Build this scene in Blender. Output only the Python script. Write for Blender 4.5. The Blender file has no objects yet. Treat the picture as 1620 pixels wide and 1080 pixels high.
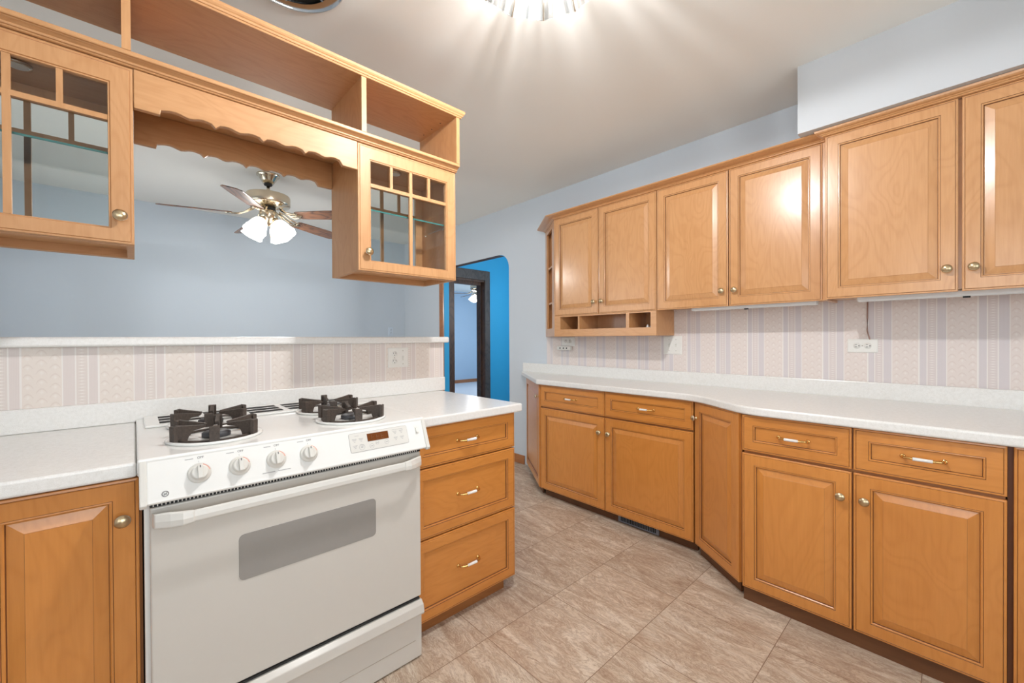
import bpy, bmesh, math, random
from mathutils import Vector, Matrix
random.seed(4)
PI = math.pi
SC = bpy.context.scene
COL = SC.collection
R = math.radians

# ------------------------------------------------------------------ camera
YAW, PITCH, ROLL, FPX, EYE = R(42.594), R(-0.359), R(-0.299), 650.27, 1.2305
F = Vector((math.sin(YAW)*math.cos(PITCH), math.cos(YAW)*math.cos(PITCH), math.sin(PITCH)))
RT = Vector((math.cos(YAW), -math.sin(YAW), 0))
UP = RT.cross(F)
RT2 = RT*math.cos(ROLL) + UP*math.sin(ROLL)
UP2 = -RT*math.sin(ROLL) + UP*math.cos(ROLL)
cam = bpy.data.cameras.new('camera')
cam.sensor_width = 36.0
cam.lens = FPX/1620*36
cam.clip_start = 0.02
co = bpy.data.objects.new('camera', cam)
COL.objects.link(co)
m3 = Matrix((RT2, UP2, -F)).transposed()
co.matrix_world = Matrix.Translation((0, 0, EYE)) @ m3.to_4x4()
SC.camera = co

# ------------------------------------------------------------------ view, world, lights
SC.view_settings.view_transform = 'Standard'
SC.view_settings.look = 'None'
SC.view_settings.gamma = 1.0
SC.view_settings.use_curve_mapping = False
SC.view_settings.exposure = -0.10
w = bpy.data.worlds.new('sky')
SC.world = w
w.use_nodes = True
w.node_tree.nodes['Background'].inputs[0].default_value = (0.75, 0.87, 1.0, 1)
w.node_tree.nodes['Background'].inputs[1].default_value = 1.5

def area(name, loc, rot, sx, sy, power, color=(1, 1, 1)):
    l = bpy.data.lights.new(name, 'AREA')
    l.shape = 'RECTANGLE'; l.size = sx; l.size_y = sy
    l.energy = power; l.color = color
    o = bpy.data.objects.new(name, l); COL.objects.link(o)
    o.location = loc; o.rotation_euler = rot
    return o

def point(name, loc, power, color=(1, 1, 1), radius=0.03):
    l = bpy.data.lights.new(name, 'POINT')
    l.energy = power; l.color = color; l.shadow_soft_size = radius
    o = bpy.data.objects.new(name, l); COL.objects.link(o)
    o.location = loc
    return o

# fill light at added, unseen windows in rear and left walls; bedroom daylight
area('rear_fill_light', (0.30, -1.72, 1.45), (R(90), 0, 0), 2.2, 1.5, 42, (0.97, 0.98, 1.0))
area('left_fill_light', (-1.16, -0.3, 1.45), (0, R(-90), 0), 1.4, 1.5, 23, (0.97, 0.98, 1.0))
area('dining_fill_light', (-1.16, 3.75, 1.45), (0, R(-90), 0), 1.4, 1.7, 14, (0.95, 0.98, 1.0))
area('bedroom_window_daylight', (8.85, 7.2, 1.5), (0, R(90), 0), 1.4, 2.2, 115, (0.78, 0.90, 1.0))
LAMP = (0.95, 0.887)
FAN = (0.81, 3.79)
KL_POWER, FAN_POWER = 21.0, 11.0
HALL = point('hall_fill_light', (3.7, 3.0, 1.7), 44, (1.0, 0.98, 0.96), 0.12)  # added light without a fixture, brightens the hallway

# ------------------------------------------------------------------ material helpers
class NT:
    def __init__(s, name):
        s.m = bpy.data.materials.new(name); s.m.use_nodes = True
        s.t = s.m.node_tree; s.n = s.t.nodes; s.l = s.t.links
        s.b = s.n['Principled BSDF']
        s.out = s.n['Material Output']
    def node(s, typ, **kw):
        x = s.n.new(typ)
        for k, v in kw.items(): setattr(x, k, v)
        return x
    def link(s, a, b): s.l.new(a, b)
    def val(s, sock, v):
        if isinstance(v, bpy.types.NodeSocket): s.link(v, sock)
        else: sock.default_value = v
    def math(s, op, a, b=0.0, c=0.0):
        x = s.node('ShaderNodeMath', operation=op)
        s.val(x.inputs[0], a); s.val(x.inputs[1], b); s.val(x.inputs[2], c)
        return x.outputs[0]
    def mix(s, f, a, b):
        x = s.node('ShaderNodeMix', data_type='RGBA')
        s.val(x.inputs[0], f)
        for i, v in ((6, a), (7, b)):
            if isinstance(v, bpy.types.NodeSocket): s.link(v, x.inputs[i])
            else: x.inputs[i].default_value = (*v, 1)
        return x.outputs[2]
    def coord(s, which='Object'):
        return s.node('ShaderNodeTexCoord').outputs[which]
    def mapping(s, vec, scale=(1, 1, 1), loc=(0, 0, 0), rot=(0, 0, 0)):
        x = s.node('ShaderNodeMapping')
        s.link(vec, x.inputs[0]); s.val(x.inputs[1], loc); x.inputs[2].default_value = rot; s.val(x.inputs[3], scale)
        return x.outputs[0]
    def noise(s, vec, scale=5, detail=3, rough=0.5, dist=0.0, out=0):
        x = s.node('ShaderNodeTexNoise')
        s.link(vec, x.inputs['Vector']); x.inputs['Scale'].default_value = scale
        x.inputs['Detail'].default_value = detail; x.inputs['Roughness'].default_value = rough
        x.inputs['Distortion'].default_value = dist
        return x.outputs[out]
    def ramp(s, f, stops, interp='LINEAR'):
        x = s.node('ShaderNodeValToRGB'); s.val(x.inputs[0], f)
        cr = x.color_ramp; cr.interpolation = interp
        while len(cr.elements) < len(stops): cr.elements.new(0.5)
        for e, (p, c) in zip(cr.elements, stops):
            e.position = p; e.color = (*c, 1) if len(c) == 3 else c
        return x.outputs[0]
    def sep(s, vec):
        x = s.node('ShaderNodeSeparateXYZ'); s.link(vec, x.inputs[0]); return x.outputs
    def comb(s, a, b, c):
        x = s.node('ShaderNodeCombineXYZ'); s.val(x.inputs[0], a); s.val(x.inputs[1], b); s.val(x.inputs[2], c); return x.outputs[0]
    def bump(s, h, strength=0.2, dist=0.002):
        x = s.node('ShaderNodeBump'); x.inputs['Strength'].default_value = strength
        x.inputs['Distance'].default_value = dist; s.link(h, x.inputs['Height'])
        s.link(x.outputs[0], s.b.inputs['Normal'])
    def set(s, color=None, rough=None, metal=None, spec=None, coat=None, coat_rough=None):
        if color is not None: s.val(s.b.inputs['Base Color'], (*color, 1) if isinstance(color, tuple) else color)
        if rough is not None: s.val(s.b.inputs['Roughness'], rough)
        if metal is not None: s.b.inputs['Metallic'].default_value = metal
        if spec is not None: s.b.inputs['Specular IOR Level'].default_value = spec
        if coat is not None: s.b.inputs['Coat Weight'].default_value = coat
        if coat_rough is not None: s.b.inputs['Coat Roughness'].default_value = coat_rough
        return s

def lin(r, g, b):
    f = lambda c: (c/255/12.92) if c/255 <= 0.04045 else ((c/255+0.055)/1.055)**2.4
    return (f(r), f(g), f(b))

def simple(name, color, rough=0.5, metal=0.0, nz=0.04, ns=30, bump=0.0, spec=0.5):
    t = NT(name)
    c = t.coord()
    n = t.noise(c, ns, 3)
    dark = tuple(x*(1-nz) for x in color); light = tuple(min(1, x*(1+nz)) for x in color)
    t.set(t.mix(n, dark, light), rough, metal, spec)
    if bump: t.bump(n, bump, 0.001)
    return t.m

def wood(name, base, dark, axis='z', rough=0.3, ring=0.8, coat=0.45, fine=1.0):
    t = NT(name)
    c = t.coord()
    ri = t.node('ShaderNodeObjectInfo').outputs['Random']
    off = t.comb(t.math('MULTIPLY', ri, 7.3), t.math('MULTIPLY', ri, 3.1), t.math('MULTIPLY', ri, 11.7))
    st = (0.35, 1, 1) if axis == 'x' else (1, 1, 0.35)
    if axis == 'y': st = (1, 0.35, 1)
    v = t.mapping(c, st, off)
    big = t.noise(v, 5.0, 2, 0.5, 0.6)
    w1 = t.math('SINE', t.math('MULTIPLY', big, 46.0))
    w1 = t.math('POWER', t.math('ABSOLUTE', w1), 6.0)
    st2 = (0.06, 1, 1) if axis == 'x' else (1, 1, 0.06)
    if axis == 'y': st2 = (1, 0.06, 1)
    fib = t.noise(t.mapping(c, st2, off), 130, 3, 0.6)
    blot = t.noise(v, 3.0, 3, 0.55)
    f = t.math('ADD', t.math('MULTIPLY', blot, 0.5), t.math('MULTIPLY', fib, 0.45*fine))
    f = t.math('ADD', f, t.math('MULTIPLY', w1, 0.16*ring))
    tone = t.math('MULTIPLY', t.math('SUBTRACT', ri, 0.5), 0.10)
    f = t.math('ADD', f, tone)
    t.set(t.ramp(f, [(0.22, base), (0.85, dark)]), rough, spec=0.45, coat=coat, coat_rough=rough*0.62)
    t.bump(fib, 0.03, 0.0006)
    return t.m

M = {}
MB_, MD_ = (0.665, 0.355, 0.158), (0.50, 0.232, 0.084)
M['maple'] = wood('honey_maple_vertical', MB_, MD_, 'z')
M['maple_h'] = wood('honey_maple_horizontal', MB_, MD_, 'x')
M['hang'] = wood('hanging_unit_maple_vertical', (0.60, 0.325, 0.148), (0.45, 0.212, 0.078), 'z', 0.5, coat=0.12)
M['hang_h'] = wood('hanging_unit_maple_horizontal', (0.60, 0.325, 0.148), (0.45, 0.212, 0.078), 'x', 0.5, coat=0.12)
M['maple_y'] = wood('honey_maple_depth', MB_, MD_, 'y')
M['base'] = wood('base_maple_vertical', (0.680, 0.278, 0.064), (0.53, 0.192, 0.036), 'z')  # same wood as the uppers; the difference in light is put into this colour
M['base_h'] = wood('base_maple_horizontal', (0.680, 0.278, 0.064), (0.53, 0.192, 0.036), 'x')
M['glaze'] = simple('dark_wood_glaze', (0.16, 0.055, 0.018), 0.45)
M['glaze_l'] = simple('light_wood_glaze', (0.40, 0.165, 0.055), 0.4)
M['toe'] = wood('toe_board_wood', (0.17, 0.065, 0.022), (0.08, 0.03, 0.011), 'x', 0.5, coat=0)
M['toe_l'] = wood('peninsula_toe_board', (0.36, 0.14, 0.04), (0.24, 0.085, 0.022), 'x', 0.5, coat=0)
M['oakb'] = wood('oak_baseboard', (0.50, 0.20, 0.07), (0.30, 0.10, 0.03), 'y', 0.35)
M['walnut'] = wood('dark_walnut_casing', (0.085, 0.070, 0.060), (0.022, 0.016, 0.013), 'z', 0.5, ring=1.5, coat=0)
M['walnut_b'] = wood('brown_walnut_jamb', (0.11, 0.050, 0.024), (0.03, 0.014, 0.008), 'z', 0.5, ring=1.5, coat=0)
M['blade'] = wood('fan_blade_oak', (0.30, 0.125, 0.05), (0.07, 0.025, 0.010), 'x', 0.35, ring=2.5)
M['shadow'] = simple('dark_recess', (0.05, 0.022, 0.012), 0.8)
M['black'] = simple('black_void', (0.012, 0.012, 0.012), 0.7)

def paint(name, color, bump=0.08, rough=0.55, sc=180):
    t = NT(name); c = t.coord()
    n = t.noise(c, sc, 3); b = t.noise(c, 1.4, 2)
    col = t.mix(b, tuple(x*0.97 for x in color), tuple(min(1, x*1.03) for x in color))
    t.set(col, rough, spec=0.3); t.bump(n, bump, 0.001); return t.m
M['wall'] = paint('pale_blue_wall_paint', lin(204, 211, 218), rough=0.5)
M['soffit'] = paint('pale_soffit_paint', lin(198, 201, 204))  # presumed wall paint, darkened to offset the lamp close by
M['dwall'] = paint('dining_blue_wall_paint', lin(194, 204, 213))
M['ceil'] = paint('ceiling_paint', lin(245, 243, 237), 0.1)
M['teal'] = paint('teal_wall_paint', lin(52, 152, 196))
M['bedwall'] = paint('periwinkle_wall_paint', lin(178, 202, 226))
M['carpet'] = simple('pale_carpet', (0.62, 0.66, 0.74), 0.95, nz=0.15, ns=300, bump=0.3)

def floor_mat():
    t = NT('stone_look_floor_tile'); c = t.coord(); s = t.sep(c)
    P = 0.4075
    u = t.math('DIVIDE', t.math('SUBTRACT', s[0], 1.062), P); v = t.math('DIVIDE', t.math('SUBTRACT', s[1], 0.905), P)
    iu, iv = t.math('FLOOR', u), t.math('FLOOR', v)
    fu, fv = t.math('FRACT', u), t.math('FRACT', v)
    eu = t.math('MINIMUM', fu, t.math('SUBTRACT', 1.0, fu)); ev = t.math('MINIMUM', fv, t.math('SUBTRACT', 1.0, fv))
    edge = t.math('MINIMUM', eu, ev)
    grout = t.math('LESS_THAN', edge, 0.0034)
    wn = t.node('ShaderNodeTexWhiteNoise', noise_dimensions='2D'); t.link(t.comb(iu, iv, 0.0), wn.inputs['Vector'])
    rs = t.sep(wn.outputs['Color'])
    p = t.node('ShaderNodeVectorMath', operation='ADD'); t.link(c, p.inputs[0])
    t.link(t.comb(t.math('MULTIPLY', rs[0], 19.0), t.math('MULTIPLY', rs[1], 13.0), t.math('MULTIPLY', rs[2], 9.0)), p.inputs[1])
    vec = t.mapping(p.outputs[0], (3.4, 1.0, 1.0), rot=(0, 0, R(-14)))
    n1 = t.noise(vec, 3.6, 8, 0.62, 1.6)
    n2 = t.noise(vec, 5.0, 10, 0.74, 2.2)
    n4 = t.noise(vec, 26.0, 6, 0.7, 1.5)
    n3 = t.noise(p.outputs[0], 2.2, 3, 0.5, 0.4)
    vein = t.math('POWER', t.math('SUBTRACT', 1.0, t.math('ABSOLUTE', t.math('MULTIPLY', t.math('SUBTRACT', n2, 0.5), 13.0))), 2.0)
    vein = t.math('MAXIMUM', vein, 0.0)
    f = t.math('ADD', t.math('ADD', t.math('MULTIPLY', n1, 0.72), t.math('MULTIPLY', n3, 0.18)), t.math('MULTIPLY', t.math('SUBTRACT', n4, 0.30), 0.42))
    col = t.ramp(f, [(0.33, lin(164, 137, 115)), (0.45, lin(190, 167, 145)), (0.54, lin(203, 184, 163)), (0.64, lin(219, 205, 187)), (0.76, lin(195, 169, 144))])
    col = t.mix(t.math('MULTIPLY', vein, 0.60), col, lin(138, 108, 87))
    gl = t.math('MULTIPLY', t.math('GREATER_THAN', n1, 0.60), 0.18)
    col = t.mix(gl, col, lin(232, 220, 205))
    tone = t.math('ADD', 0.93, t.math('MULTIPLY', rs[0], 0.12))
    hs = t.node('ShaderNodeHueSaturation'); t.link(col, hs.inputs['Color']); t.link(tone, hs.inputs['Value'])
    t.set(t.mix(grout, hs.outputs[0], lin(132, 106, 86)), 0.42, spec=0.4)
    t.bump(t.math('ADD', t.math('MULTIPLY', n1, 0.5), t.math('MULTIPLY', grout, -1.0)), 0.25, 0.0012)
    return t.m
M['floor'] = floor_mat()

def counter_mat():
    t = NT('speckled_offwhite_laminate'); c = t.coord()
    n = t.noise(c, 420, 3, 0.7); n2 = t.noise(c, 90, 3, 0.6)
    f = t.math('ADD', t.math('MULTIPLY', n, 0.6), t.math('MULTIPLY', n2, 0.4))
    t.set(t.ramp(f, [(0.36, lin(222, 220, 215)), (0.5, lin(232, 230, 226)), (0.64, lin(238, 237, 234))]), 0.24, spec=0.5)
    return t.m
M['counter'] = counter_mat()

def wallpaper_mat(name, axis, start, period=0.190):
    t = NT(name); s = t.sep(t.coord()); a = s[0] if axis == 'x' else s[1]; z = s[2]
    q = t.math('FRACT', t.math('DIVIDE', t.math('ADD', a, 10*period-start), period))
    white = lin(236, 230, 225)
    cream, rose, lav = (lin(228, 217, 208), lin(223, 212, 205), lin(222, 211, 206)) if axis == 'x' else (lin(226, 214, 208), lin(219, 208, 205), lin(214, 206, 207))  # one paper; the right wall's bluish shade is put into its stripe colours
    band = t.ramp(q, [(0.0, white), (0.012, cream), (0.506, white), (0.520, lav), (0.678, white), (0.696, rose), (0.846, white), (0.864, lav), (0.985, white)], 'CONSTANT')
    inl = t.math('GREATER_THAN', q, 0.515)
    rib = t.math('POWER', t.math('ABSOLUTE', t.math('SINE', t.math('MULTIPLY', a, 2*PI/0.0072))), 4.0)
    band = t.mix(t.math('MULTIPLY', t.math('MULTIPLY', rib, inl), 0.16), band, lin(196, 182, 178))
    # three columns of small arch motifs, every other column shifted by half a step
    cx = t.math('DIVIDE', t.math('MULTIPLY', q, period), 0.0322); k = t.math('FLOOR', cx)
    fx = t.math('SUBTRACT', t.math('FRACT', cx), 0.5)
    rz = t.math('ADD', t.math('DIVIDE', z, 0.034), t.math('MULTIPLY', t.math('MODULO', k, 2.0), 0.5))
    fz = t.math('SUBTRACT', t.math('FRACT', rz), 0.5)
    ind = t.math('MULTIPLY', t.math('GREATER_THAN', q, 0.03), t.math('LESS_THAN', q, 0.49))
    nn = t.noise(t.coord(), 230, 3, 0.7); n2 = t.noise(t.coord(), 90, 2)
    px = t.math('MULTIPLY', t.math('MULTIPLY', fx, fx), 2.6)
    def clamp01(v):
        x = t.node('ShaderNodeClamp'); t.link(v, x.inputs[0]); return x.outputs[0]
    def arch(c, wd): return clamp01(t.math('SUBTRACT', 1.0, t.math('DIVIDE', t.math('ABSOLUTE', t.math('SUBTRACT', t.math('ADD', fz, px), c)), wd)))
    lim = t.math('LESS_THAN', t.math('ABSOLUTE', fx), 0.40)
    dk = t.math('MULTIPLY', t.math('MULTIPLY', t.math('MULTIPLY', arch(0.26, 0.12), lim), ind), t.math('MULTIPLY', nn, 1.1))
    band = t.mix(t.math('MULTIPLY', dk, 0.60), band, lin(196, 174, 164))
    bl = clamp01(t.math('SUBTRACT', 1.0, t.math('DIVIDE', t.math('ADD', t.math('MULTIPLY', t.math('ABSOLUTE', fx), 1.3), t.math('ABSOLUTE', t.math('ADD', fz, 0.08))), 0.30)))
    band = t.mix(t.math('MULTIPLY', t.math('MULTIPLY', bl, ind), t.math('MULTIPLY', nn, 1.0)), band, lin(242, 237, 232))
    band = t.mix(t.math('MULTIPLY', t.math('MULTIPLY', t.math('SUBTRACT', nn, 0.35), ind), 0.5), band, lin(236, 228, 220))
    # dotted middle stripe
    ctr = t.math('SUBTRACT', 1.0, t.math('DIVIDE', t.math('ABSOLUTE', t.math('SUBTRACT', q, 0.770)), 0.055))
    dots = t.math('MULTIPLY', clamp01(t.math('MULTIPLY', t.math('SINE', t.math('MULTIPLY', z, 2*PI/0.0115)), 1.4)), clamp01(ctr))
    band = t.mix(t.math('MULTIPLY', dots, 0.7), band, lin(240, 234, 229))
    t.set(band, 0.45, spec=0.35)
    return t.m
M['paper_x'] = wallpaper_mat('striped_wallpaper_peninsula', 'x', -0.0992)
M['paper_y'] = wallpaper_mat('striped_wallpaper_right', 'y', 0.5115)

def glass_mat(name, tint=(1, 1, 1), refl=0.6):
    t = NT(name); t.n.remove(t.b)
    tr = t.node('ShaderNodeBsdfTransparent'); tr.inputs[0].default_value = (*tint, 1)
    gl = t.node('ShaderNodeBsdfGlossy'); gl.inputs['Roughness'].default_value = 0.02
    fr = t.node('ShaderNodeFresnel'); fr.inputs[0].default_value = 1.5
    mx = t.node('ShaderNodeMixShader'); t.link(t.math('MULTIPLY', fr.outputs[0], refl), mx.inputs[0])
    t.link(tr.outputs[0], mx.inputs[1]); t.link(gl.outputs[0], mx.inputs[2]); t.link(mx.outputs[0], t.out.inputs[0])
    return t.m
M['glass'] = glass_mat('clear_cabinet_glass', (0.97, 0.985, 0.98))
M['shelf_glass'] = glass_mat('clear_glass_shelf', (0.985, 0.995, 0.99), 0.25)
M['glass_edge'] = simple('green_glass_edge', (0.05, 0.20, 0.19), 0.15)

def lamp_glass():
    t = NT('bevelled_lamp_glass'); t.n.remove(t.b)
    c = t.coord(); s = t.sep(c)
    ang = t.math('ARCTAN2', s[1], s[0])
    st = t.noise(t.comb(t.math('MULTIPLY', ang, 5.0), 0.0, t.math('MULTIPLY', s[2], 2.0)), 2.4, 3, 0.6)
    k = t.ramp(st, [(0.42, (0.22, 0.22, 0.21)), (0.58, (1, 1, 1))])
    tr = t.node('ShaderNodeBsdfTransparent'); t.link(k, tr.inputs[0])
    gl = t.node('ShaderNodeBsdfGlossy'); gl.inputs['Roughness'].default_value = 0.05
    tl = t.node('ShaderNodeBsdfTranslucent'); tl.inputs[0].default_value = (1, 1, 0.98, 1)
    a = t.node('ShaderNodeMixShader'); a.inputs[0].default_value = 0.25; t.link(tr.outputs[0], a.inputs[1]); t.link(tl.outputs[0], a.inputs[2])
    b = t.node('ShaderNodeMixShader'); b.inputs[0].default_value = 0.12; t.link(a.outputs[0], b.inputs[1]); t.link(gl.outputs[0], b.inputs[2])
    t.link(b.outputs[0], t.out.inputs[0]); return t.m
M['lamp_glass'] = lamp_glass()

def emis(name, color, strength):
    t = NT(name); t.b.inputs['Base Color'].default_value = (*color, 1)
    t.b.inputs['Emission Color'].default_value = (*color, 1); t.b.inputs['Emission Strength'].default_value = strength
    n = t.noise(t.coord(), 20, 2); t.b.inputs['Roughness'].default_value = 0.4; t.bump(n, 0.05, 0.001)
    return t.m
M['shade'] = emis('lit_frosted_glass_shade', (1.0, 0.97, 0.92), 2.2)
M['bulb'] = emis('lit_bulb', (1.0, 0.96, 0.88), 30)
M['brass'] = simple('polished_antique_brass', (0.72, 0.62, 0.47), 0.2, 1.0)
M['gold'] = simple('bright_brass', (0.78, 0.52, 0.20), 0.16, 1.0)
M['knob'] = simple('satin_brass_knob', (0.60, 0.47, 0.29), 0.28, 1.0)
M['nickel'] = simple('pale_nickel_rim', (0.72, 0.68, 0.60), 0.25, 1.0)
M['chrome'] = simple('chrome', (0.75, 0.75, 0.75), 0.15, 1.0)
M['porcelain'] = simple('white_porcelain', (0.85, 0.83, 0.80), 0.15)
M['enamel'] = simple('white_enamel', lin(234, 233, 229), 0.14, nz=0.01)
M['door_enamel'] = simple('white_oven_door_enamel', lin(206, 201, 193), 0.22, nz=0.01)
M['panel_grey'] = simple('oven_window_grey', lin(150, 146, 141), 0.12, nz=0.02)
M['trim_grey'] = simple('grey_band', lin(168, 165, 162), 0.4)
M['ovenplastic'] = simple('white_plastic', lin(218, 215, 208), 0.3, nz=0.01)
M['iron'] = simple('worn_cast_iron', (0.060, 0.043, 0.033), 0.6, nz=0.6, ns=160, bump=0.5)
M['seam'] = simple('tan_seam', lin(170, 160, 146), 0.5)
M['cap'] = simple('dark_burner_cap', (0.05, 0.05, 0.055), 0.45, nz=0.3)
M['display'] = NT('amber_display').set(lin(110, 58, 16), 0.2).m
M['ink'] = simple('grey_ink', (0.16, 0.15, 0.15), 0.5)
M['ink_l'] = simple('pale_ink', (0.42, 0.41, 0.40), 0.5)
M['red'] = simple('pale_red_ink', (0.75, 0.38, 0.30), 0.5)
M['plate'] = simple('white_wall_plate', lin(232, 230, 224), 0.3, nz=0.01)
M['plate_b'] = simple('painted_blue_plate', lin(198, 210, 222), 0.4, nz=0.01)
M['slot'] = simple('dark_slot', (0.02, 0.02, 0.02), 0.6)
M['cord'] = simple('tan_cord', lin(178, 146, 134), 0.5)
M['vent_metal'] = simple('grey_register_metal', lin(120, 124, 134), 0.4, 0.3)
M['wframe'] = simple('white_window_frame', (0.8, 0.8, 0.79), 0.4)
M['fridge'] = simple('shiny_clear_plastic', (0.75, 0.75, 0.75), 0.1, 0.4)

# ------------------------------------------------------------------ mesh builder
class MB:
    def __init__(s): s.v = []; s.f = []; s.m = []; s.sm = []
    def quad(s, pts, mat=0, smooth=False):
        i = len(s.v); s.v += [tuple(p) for p in pts]; s.f.append(tuple(range(i, i+len(pts)))); s.m.append(mat); s.sm.append(smooth)
    def box(s, x0, x1, y0, y1, z0, z1, mat=0):
        i = len(s.v)
        s.v += [(x0, y0, z0), (x1, y0, z0), (x1, y1, z0), (x0, y1, z0), (x0, y0, z1), (x1, y0, z1), (x1, y1, z1), (x0, y1, z1)]
        for q in ((0, 3, 2, 1), (4, 5, 6, 7), (0, 1, 5, 4), (1, 2, 6, 5), (2, 3, 7, 6), (3, 0, 4, 7)):
            s.f.append(tuple(i+k for k in q)); s.m.append(mat); s.sm.append(False)
    def loft(s, rings, mats=None, cap0=True, cap1=True, smooth=False, closed=True):
        n = len(rings[0]); base = len(s.v)
        for r in rings: s.v += [tuple(p) for p in r]
        for k in range(len(rings)-1):
            mt = mats[k] if mats else 0
            for j in range(n if closed else n-1):
                a = base+k*n+j; b = base+k*n+(j+1) % n
                s.f.append((a, b, b+n, a+n)); s.m.append(mt); s.sm.append(smooth)
        if cap0: s.f.append(tuple(reversed(range(base, base+n)))); s.m.append(mats[0] if mats else 0); s.sm.append(False)
        if cap1:
            e = base+(len(rings)-1)*n
            s.f.append(tuple(range(e, e+n))); s.m.append(mats[-1] if mats else 0); s.sm.append(False)
    def rectprof(s, w, h, prof, capmat=0, x0=0, z0=0, cap=True):
        """prof: list of (inset, y, material of the band leading to this ring)"""
        rings = []; mats = []
        for (i, y, mt) in prof:
            rings.append([(x0+i, y, z0+i), (x0+w-i, y, z0+i), (x0+w-i, y, z0+h-i), (x0+i, y, z0+h-i)]); mats.append(mt)
        s.loft(rings, mats[1:], cap0=True, cap1=False)
        if cap:
            s.quad(rings[-1], capmat)
    def prism(s, poly, z0, z1, mat=0, axis='z'):
        def P(p, t):
            if axis == 'z': return (p[0], p[1], t)
            if axis == 'y': return (p[0], t, p[1])
            return (t, p[0], p[1])
        s.loft([[P(p, z0) for p in poly], [P(p, z1) for p in poly]], [mat])
    def lathe(s, prof, c=(0, 0, 0), axis='z', n=24, mat=0, mats=None, sx=1.0, sy=1.0):
        rings = []
        for r, t in prof:
            ring = []
            for k in range(n):
                a = 2*PI*k/n; u, v = r*sx*math.cos(a), r*sy*math.sin(a)
                if axis == 'z': p = (c[0]+u, c[1]+v, c[2]+t)
                elif axis == 'y': p = (c[0]+u, c[1]+t, c[2]+v)
                else: p = (c[0]+t, c[1]+u, c[2]+v)
                ring.append(p)
            rings.append(ring)
        s.loft(rings, mats or [mat]*(len(prof)-1), smooth=True)
    def tube(s, path, r, n=10, mat=0, mats=None, flat=None):
        pts = [Vector(p) for p in path]; rings = []
        up = Vector((0, 0, 1))
        for k, p in enumerate(pts):
            t = (pts[min(k+1, len(pts)-1)]-pts[max(k-1, 0)]).normalized()
            a = t.cross(up)
            if a.length < 1e-3: a = t.cross(Vector((1, 0, 0)))
            a.normalize(); b = a.cross(t)
            rr = r[k] if isinstance(r, (list, tuple)) else r
            ring = []
            for j in range(n):
                q = 2*PI*j/n
                ring.append(p+a*(rr*math.cos(q))+b*(rr*(flat or 1)*math.sin(q)))
            rings.append(ring)
        s.loft(rings, mats or [mat]*(len(rings)-1), smooth=True)
    def xf(s, mat4, start=0):
        for i in range(start, len(s.v)): s.v[i] = tuple(mat4 @ Vector(s.v[i]))
    def build(s, name, mats, parent=None, bevel=0.0, seg=2, loc=None, rot=None, autosmooth=False):
        me = bpy.data.meshes.new(name); me.from_pydata(s.v, [], s.f)
        if not isinstance(mats, (list, tuple)): mats = [mats]
        for k in mats: me.materials.append(M[k])
        for p, mi, sm in zip(me.polygons, s.m, s.sm): p.material_index = mi; p.use_smooth = sm
        bm = bmesh.new(); bm.from_mesh(me); bmesh.ops.recalc_face_normals(bm, faces=bm.faces); bm.to_mesh(me); bm.free()
        o = bpy.data.objects.new(name, me); COL.objects.link(o)
        if parent: o.parent = parent
        if loc: o.location = loc
        if rot: o.rotation_euler = rot
        if bevel:
            b = o.modifiers.new('bevel', 'BEVEL'); b.width = bevel; b.segments = seg; b.limit_method = 'ANGLE'; b.angle_limit = R(40)
        return o

def tag(o, label, cat, group=None):
    o['label'] = label; o['category'] = cat
    if group: o['group'] = group
    return o
def thing(name, label, cat, loc=(0, 0, 0), rz=0, group=None):
    o = bpy.data.objects.new(name, None); COL.objects.link(o); o.location = loc; o.rotation_euler = (0, 0, rz)
    o.empty_display_size = 0.1
    return tag(o, label, cat, group)
def struct(o): o['kind'] = 'structure'; return o
def copy_tree(o, parent=None):
    c = o.copy(); COL.objects.link(c); c.parent = parent
    for ch in list(o.children): copy_tree(ch, c)
    return c
def lbl(o, t): o['label'] = t; return o

# ------------------------------------------------------------------ room shell
XW, YD, H, YP, YB, XL = 2.8131, 5.2865, 2.5674, 2.1756, -1.6, -0.956
HX, BX, BY = 4.40, 8.7, 9.50
TW = 0.07
def wallbox(name, mat, *b, bev=0):
    mb = MB(); mb.box(*b); return struct(mb.build(name, mat, bevel=bev))
wallbox('floor', 'floor', XL-0.15, HX+.15, YB-0.15, 5.45, -0.06, 0)
wallbox('floor_bedroom', 'carpet', 2.6, BX+.1, 5.45, BY+.1, -0.06, 0)
wallbox('ceiling', 'ceil', XL-0.15, BX+.1, YB-0.15, BY+.1, H, H+0.08)
# right wall with the arched opening
def arc(cx, cz, r, a0, a1, n=8): return [(cx+r*math.cos(R(a0+(a1-a0)*k/n)), cz+r*math.sin(R(a0+(a1-a0)*k/n))) for k in range(n+1)]
A0, A1, AT, AR = 3.100, 4.296, 2.105, 0.15
poly = [(YB-.1, 0), (A0, 0)] + arc(A0+AR, AT-AR, AR, 180, 90) + arc(A1-AR, AT-AR, AR, 90, 0) + [(A1, 0), (YD+.1, 0), (YD+.1, H), (YB-.1, H)]
mb = MB(); mb.prism(poly, XW, XW+TW, axis='x'); wr = struct(mb.build('wall_right', 'wall'))
# wallpaper on the right wall
mb = MB(); mb.box(XW-0.0015, XW, YB, 2.584, 0.90, 1.45); wp = mb.build('wallpaper', 'paper_y', wr)
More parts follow.
